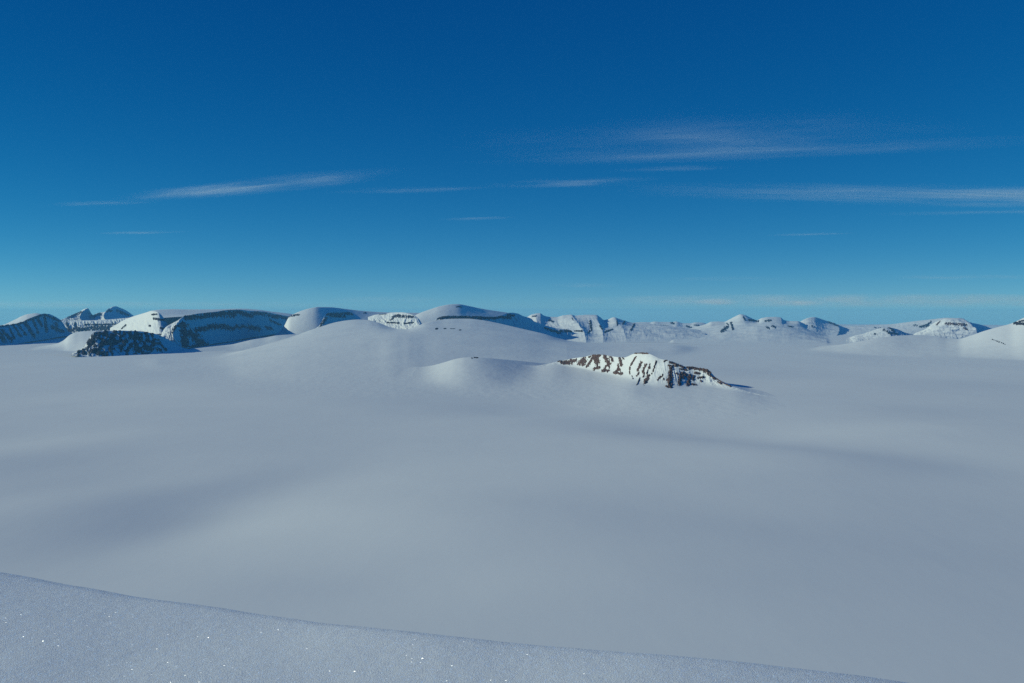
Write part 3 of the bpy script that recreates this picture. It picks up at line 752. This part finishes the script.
def cloud(name, label, px0, py0, px1, py1, height, half_depth, half_thick, density, seed, streak=(1.2, 7, 2), thr=.42, soft=1.0, bend=.2, group=None, cat='cloud', dist=None, color=(.95, 1.2, 1.62)):
    d0 = dist or height / float(ray(512, py0)[1]); d1 = dist or height / float(ray(512, py1)[1])
    a = point(px0, py0, d0); b = point(px1, py1, d1)
    bm_me = bpy.data.meshes.new(name)
    import bmesh
    bm = bmesh.new(); bmesh.ops.create_icosphere(bm, subdivisions=3, radius=1.0); bm.to_mesh(bm_me); bm.free()
    o = bpy.data.objects.new(name, bm_me); C.objects.link(o)
    o.location = ((a[0] + b[0]) / 2, (d0 + d1) / 2, float(a[2] + b[2]) / 2)
    o.scale = (math.hypot(b[0] - a[0], d1 - d0) / 2, half_depth, half_thick)
    o.rotation_euler = (0, 0, math.atan2(d1 - d0, b[0] - a[0]))
    bm_me.materials.append(cloud_material(name, density, streak, thr, seed, soft, bend, color))
    return tag(o, label, cat, None, group)


CI = 'thin cirrus streaks in the blue sky'
cloud('cirrus_cloud', 'bright slim feathered cirrus streak high above the shaded mountain on the left', 110, 202, 428, 167, 2600, 1200, 60, 3.2e-3, 1, streak=(2.2, 7, 1.5), thr=.34, soft=2.0, bend=.35, group=CI)
cloud('cirrus_cloud', 'short faint cirrus thread just right of the bright left streak', 310, 193, 510, 187, 2600, 700, 35, 2.2e-3, 2, streak=(2, 6, 1.5), thr=.38, soft=2.0, bend=.25, group=CI)
cloud('cirrus_cloud', 'pale cirrus thread trailing off the lower end of the bright left streak', 40, 206, 170, 200, 2600, 600, 35, 1.7e-3, 9, streak=(1.6, 5, 1.5), thr=.38, soft=2.0, bend=.15, group=CI)
cloud('cirrus_cloud', 'broad combed veil of cirrus, the highest and widest cloud', 440, 149, 1010, 129, 2700, 3000, 60, 0.95e-3, 3, streak=(2.4, 12, 1.5), thr=.40, soft=1.5, bend=.4, group=CI)
cloud('cirrus_cloud', 'long comb-like cirrus line crossing the lower edge of the broad veil', 440, 163, 1110, 138, 2600, 1100, 50, 1.7e-3, 10, streak=(2.6, 8, 1.5), thr=.38, soft=1.6, bend=.4, group=CI)
cloud('cirrus_cloud', 'small pale cirrus wisp under the left end of the broad veil', 470, 187, 680, 178, 2600, 900, 45, 2.2e-3, 4, streak=(1.8, 6, 1.5), thr=.37, soft=1.9, bend=.3, group=CI)
cloud('cirrus_cloud', 'tiny cirrus thread right of the small pale wisp below the broad veil', 595, 171, 755, 166, 2600, 500, 35, 1.6e-3, 5, streak=(1.5, 4, 1.5), thr=.37, soft=2.0, bend=.15, group=CI)
cloud('cirrus_cloud', 'long white cirrus band running out of the frame on the right', 560, 188, 1500, 206, 2600, 2600, 65, 2.0e-3, 6, streak=(4, 9, 1.5), thr=.36, soft=1.4, bend=.3, group=CI)
cloud('cirrus_cloud', 'narrow cirrus line under the long white band at the right', 840, 215, 1280, 207, 2600, 900, 45, 1.7e-3, 7, streak=(2, 6, 1.5), thr=.37, soft=1.8, bend=.2, group=CI)
cloud('cirrus_cloud', 'hardly visible cirrus dash in the clear blue below the right band', 760, 235.5, 860, 233, 2600, 500, 30, 1.0e-3, 8, streak=(1.5, 3, 1.5), thr=.34, bend=.1, group=CI)
cloud('cirrus_cloud', 'faint lone cirrus dash low in the sky above the twin peaks', 95, 234, 190, 231, 2600, 600, 30, .9e-3, 18, streak=(1.5, 3, 1.5), thr=.34, bend=.15, group=CI)
cloud('cirrus_cloud', 'faint lone cirrus dash at mid height over the highest central dome', 435, 220, 520, 217, 2600, 500, 30, .9e-3, 19, streak=(1.5, 3, 1.5), thr=.34, bend=.15, group=CI)
LC = 'low broken cloud over the far mountains'
W_ = (.9, 1.12, 1.5)
cloud('low_cloud', 'faint flat pinkish cloud floating low over the small snow peaks', 545, 285.5, 625, 285, 2000, 1500, 130, 2.2e-4, 11, dist=44000, color=W_, streak=(1.4, 1.4, 1.6), thr=.36, bend=.2, group=LC)
cloud('low_cloud', 'long faint low cloud over the gap right of centre', 655, 279.5, 800, 278, 2400, 1500, 120, 1.7e-4, 12, dist=44000, color=W_, streak=(2.6, 1.4, 1.6), thr=.40, bend=.2, group=LC)
cloud('low_cloud', 'long flat low cloud streak near the right edge of the sky', 880, 278, 1050, 276.5, 2400, 1500, 130, 2.4e-4, 13, dist=44000, color=W_, streak=(2.6, 1.4, 1.6), thr=.38, bend=.2, group=LC)
cloud('low_cloud', 'pale low cloud resting behind the highest dome at the centre', 320, 300, 450, 299, 2400, 1800, 170, 2.2e-4, 14, dist=44000, color=W_, streak=(2.2, 1.6, 1.6), thr=.38, bend=.2, group=LC)
cloud('cloud_bank', 'long lumpy bank of pale low cloud along the horizon at the right', 540, 301, 1240, 300, 2400, 3000, 330, 3.0e-4, 15, dist=46000, color=W_, streak=(10, 3, 2), thr=.32, soft=.6, bend=.15, cat='cloud bank')
cloud('cloud_bank', 'dim low cloud layer along the horizon above the left mountains', -420, 305, 420, 304, 2400, 2500, 190, 2.8e-4, 20, dist=46000, color=W_, streak=(14, 3, 2.5), thr=.42, soft=.8, bend=.12, cat='cloud bank')
cloud('peak_cloud', 'cone-shaped cloud rising above the jagged pale massif', 690, 302, 740, 302, 2400, 700, 100, 3.2e-3, 16, dist=27000, color=W_, streak=(1.4, 1.2, 1.4), thr=.28, bend=.1)
cloud('peak_cloud', 'rounded greyish cloud cap above the hazy blue mountain', 772, 303, 826, 303, 2400, 700, 88, 3.2e-3, 17, dist=27000, color=W_, streak=(1.4, 1.2, 1.4), thr=.28, bend=.1)


# ------------------------------------------------------------------ sky, sun, camera
W = bpy.data.worlds.new('World'); S.world = W; W.use_nodes = True
nt = W.node_tree; bg = nt.nodes['Background']
sky = nt.nodes.new('ShaderNodeTexSky'); sky.sky_type = 'NISHITA'; sky.sun_disc = False
sky.sun_elevation = SUN_EL; sky.sun_rotation = -SUN_AZ
sky.altitude = 3000; sky.air_density = .5; sky.dust_density = 0; sky.ozone_density = 6
sep = nt.nodes.new('ShaderNodeSeparateColor'); comb = nt.nodes.new('ShaderNodeCombineColor')
nt.links.new(sky.outputs[0], sep.inputs[0])


def wmath(op, a, b):
    n = nt.nodes.new('ShaderNodeMath'); n.operation = op
    for k, q in enumerate((a, b)):
        if isinstance(q, (int, float)): n.inputs[k].default_value = q
        else: nt.links.new(q, n.inputs[k])
    return n.outputs[0]


STR = .07
k = .06 / STR
R_, G_, B_ = sep.outputs
r2 = wmath('MAXIMUM', wmath('SUBTRACT', wmath('MULTIPLY', R_, 1.6 * k), wmath('MULTIPLY', wmath('SUBTRACT', B_, R_), .27 * k)), .0)
g2 = wmath('MULTIPLY', G_, 1.45 * k)
b2 = wmath('MULTIPLY', wmath('POWER', wmath('MULTIPLY', B_, .06), .62), .88 / STR)
nt.links.new(r2, comb.inputs[0]); nt.links.new(g2, comb.inputs[1]); nt.links.new(b2, comb.inputs[2])
nt.links.new(comb.outputs[0], bg.inputs[0]); bg.inputs[1].default_value = STR

sun = bpy.data.lights.new('sun', 'SUN'); sun.energy = 2.95; sun.angle = math.radians(.5); sun.color = (.985, .975, .755)
so = bpy.data.objects.new('sun', sun); C.objects.link(so)
sd = Vector((math.sin(SUN_AZ) * math.cos(SUN_EL), math.cos(SUN_AZ) * math.cos(SUN_EL), math.sin(SUN_EL)))
so.rotation_euler = sd.to_track_quat('Z', 'Y').to_euler()
cam = bpy.data.cameras.new('camera'); cam.lens = 36; cam.sensor_width = 36; cam.clip_start = .1; cam.clip_end = 300000
co = bpy.data.objects.new('camera', cam); C.objects.link(co)
co.location = (0, 0, EYE_Z); co.rotation_euler = (math.pi / 2 - PITCH, 0, 0); S.camera = co
S.view_settings.view_transform = 'Standard'; S.view_settings.look = 'None'
S.view_settings.exposure = 0; S.view_settings.gamma = 1
S.render.engine = 'CYCLES'
S.cycles.use_denoising = False
S.cycles.max_bounces = 5; S.cycles.diffuse_bounces = 0; S.cycles.volume_bounces = 3
S.cycles.volume_step_rate = .35; S.cycles.volume_max_steps = 256
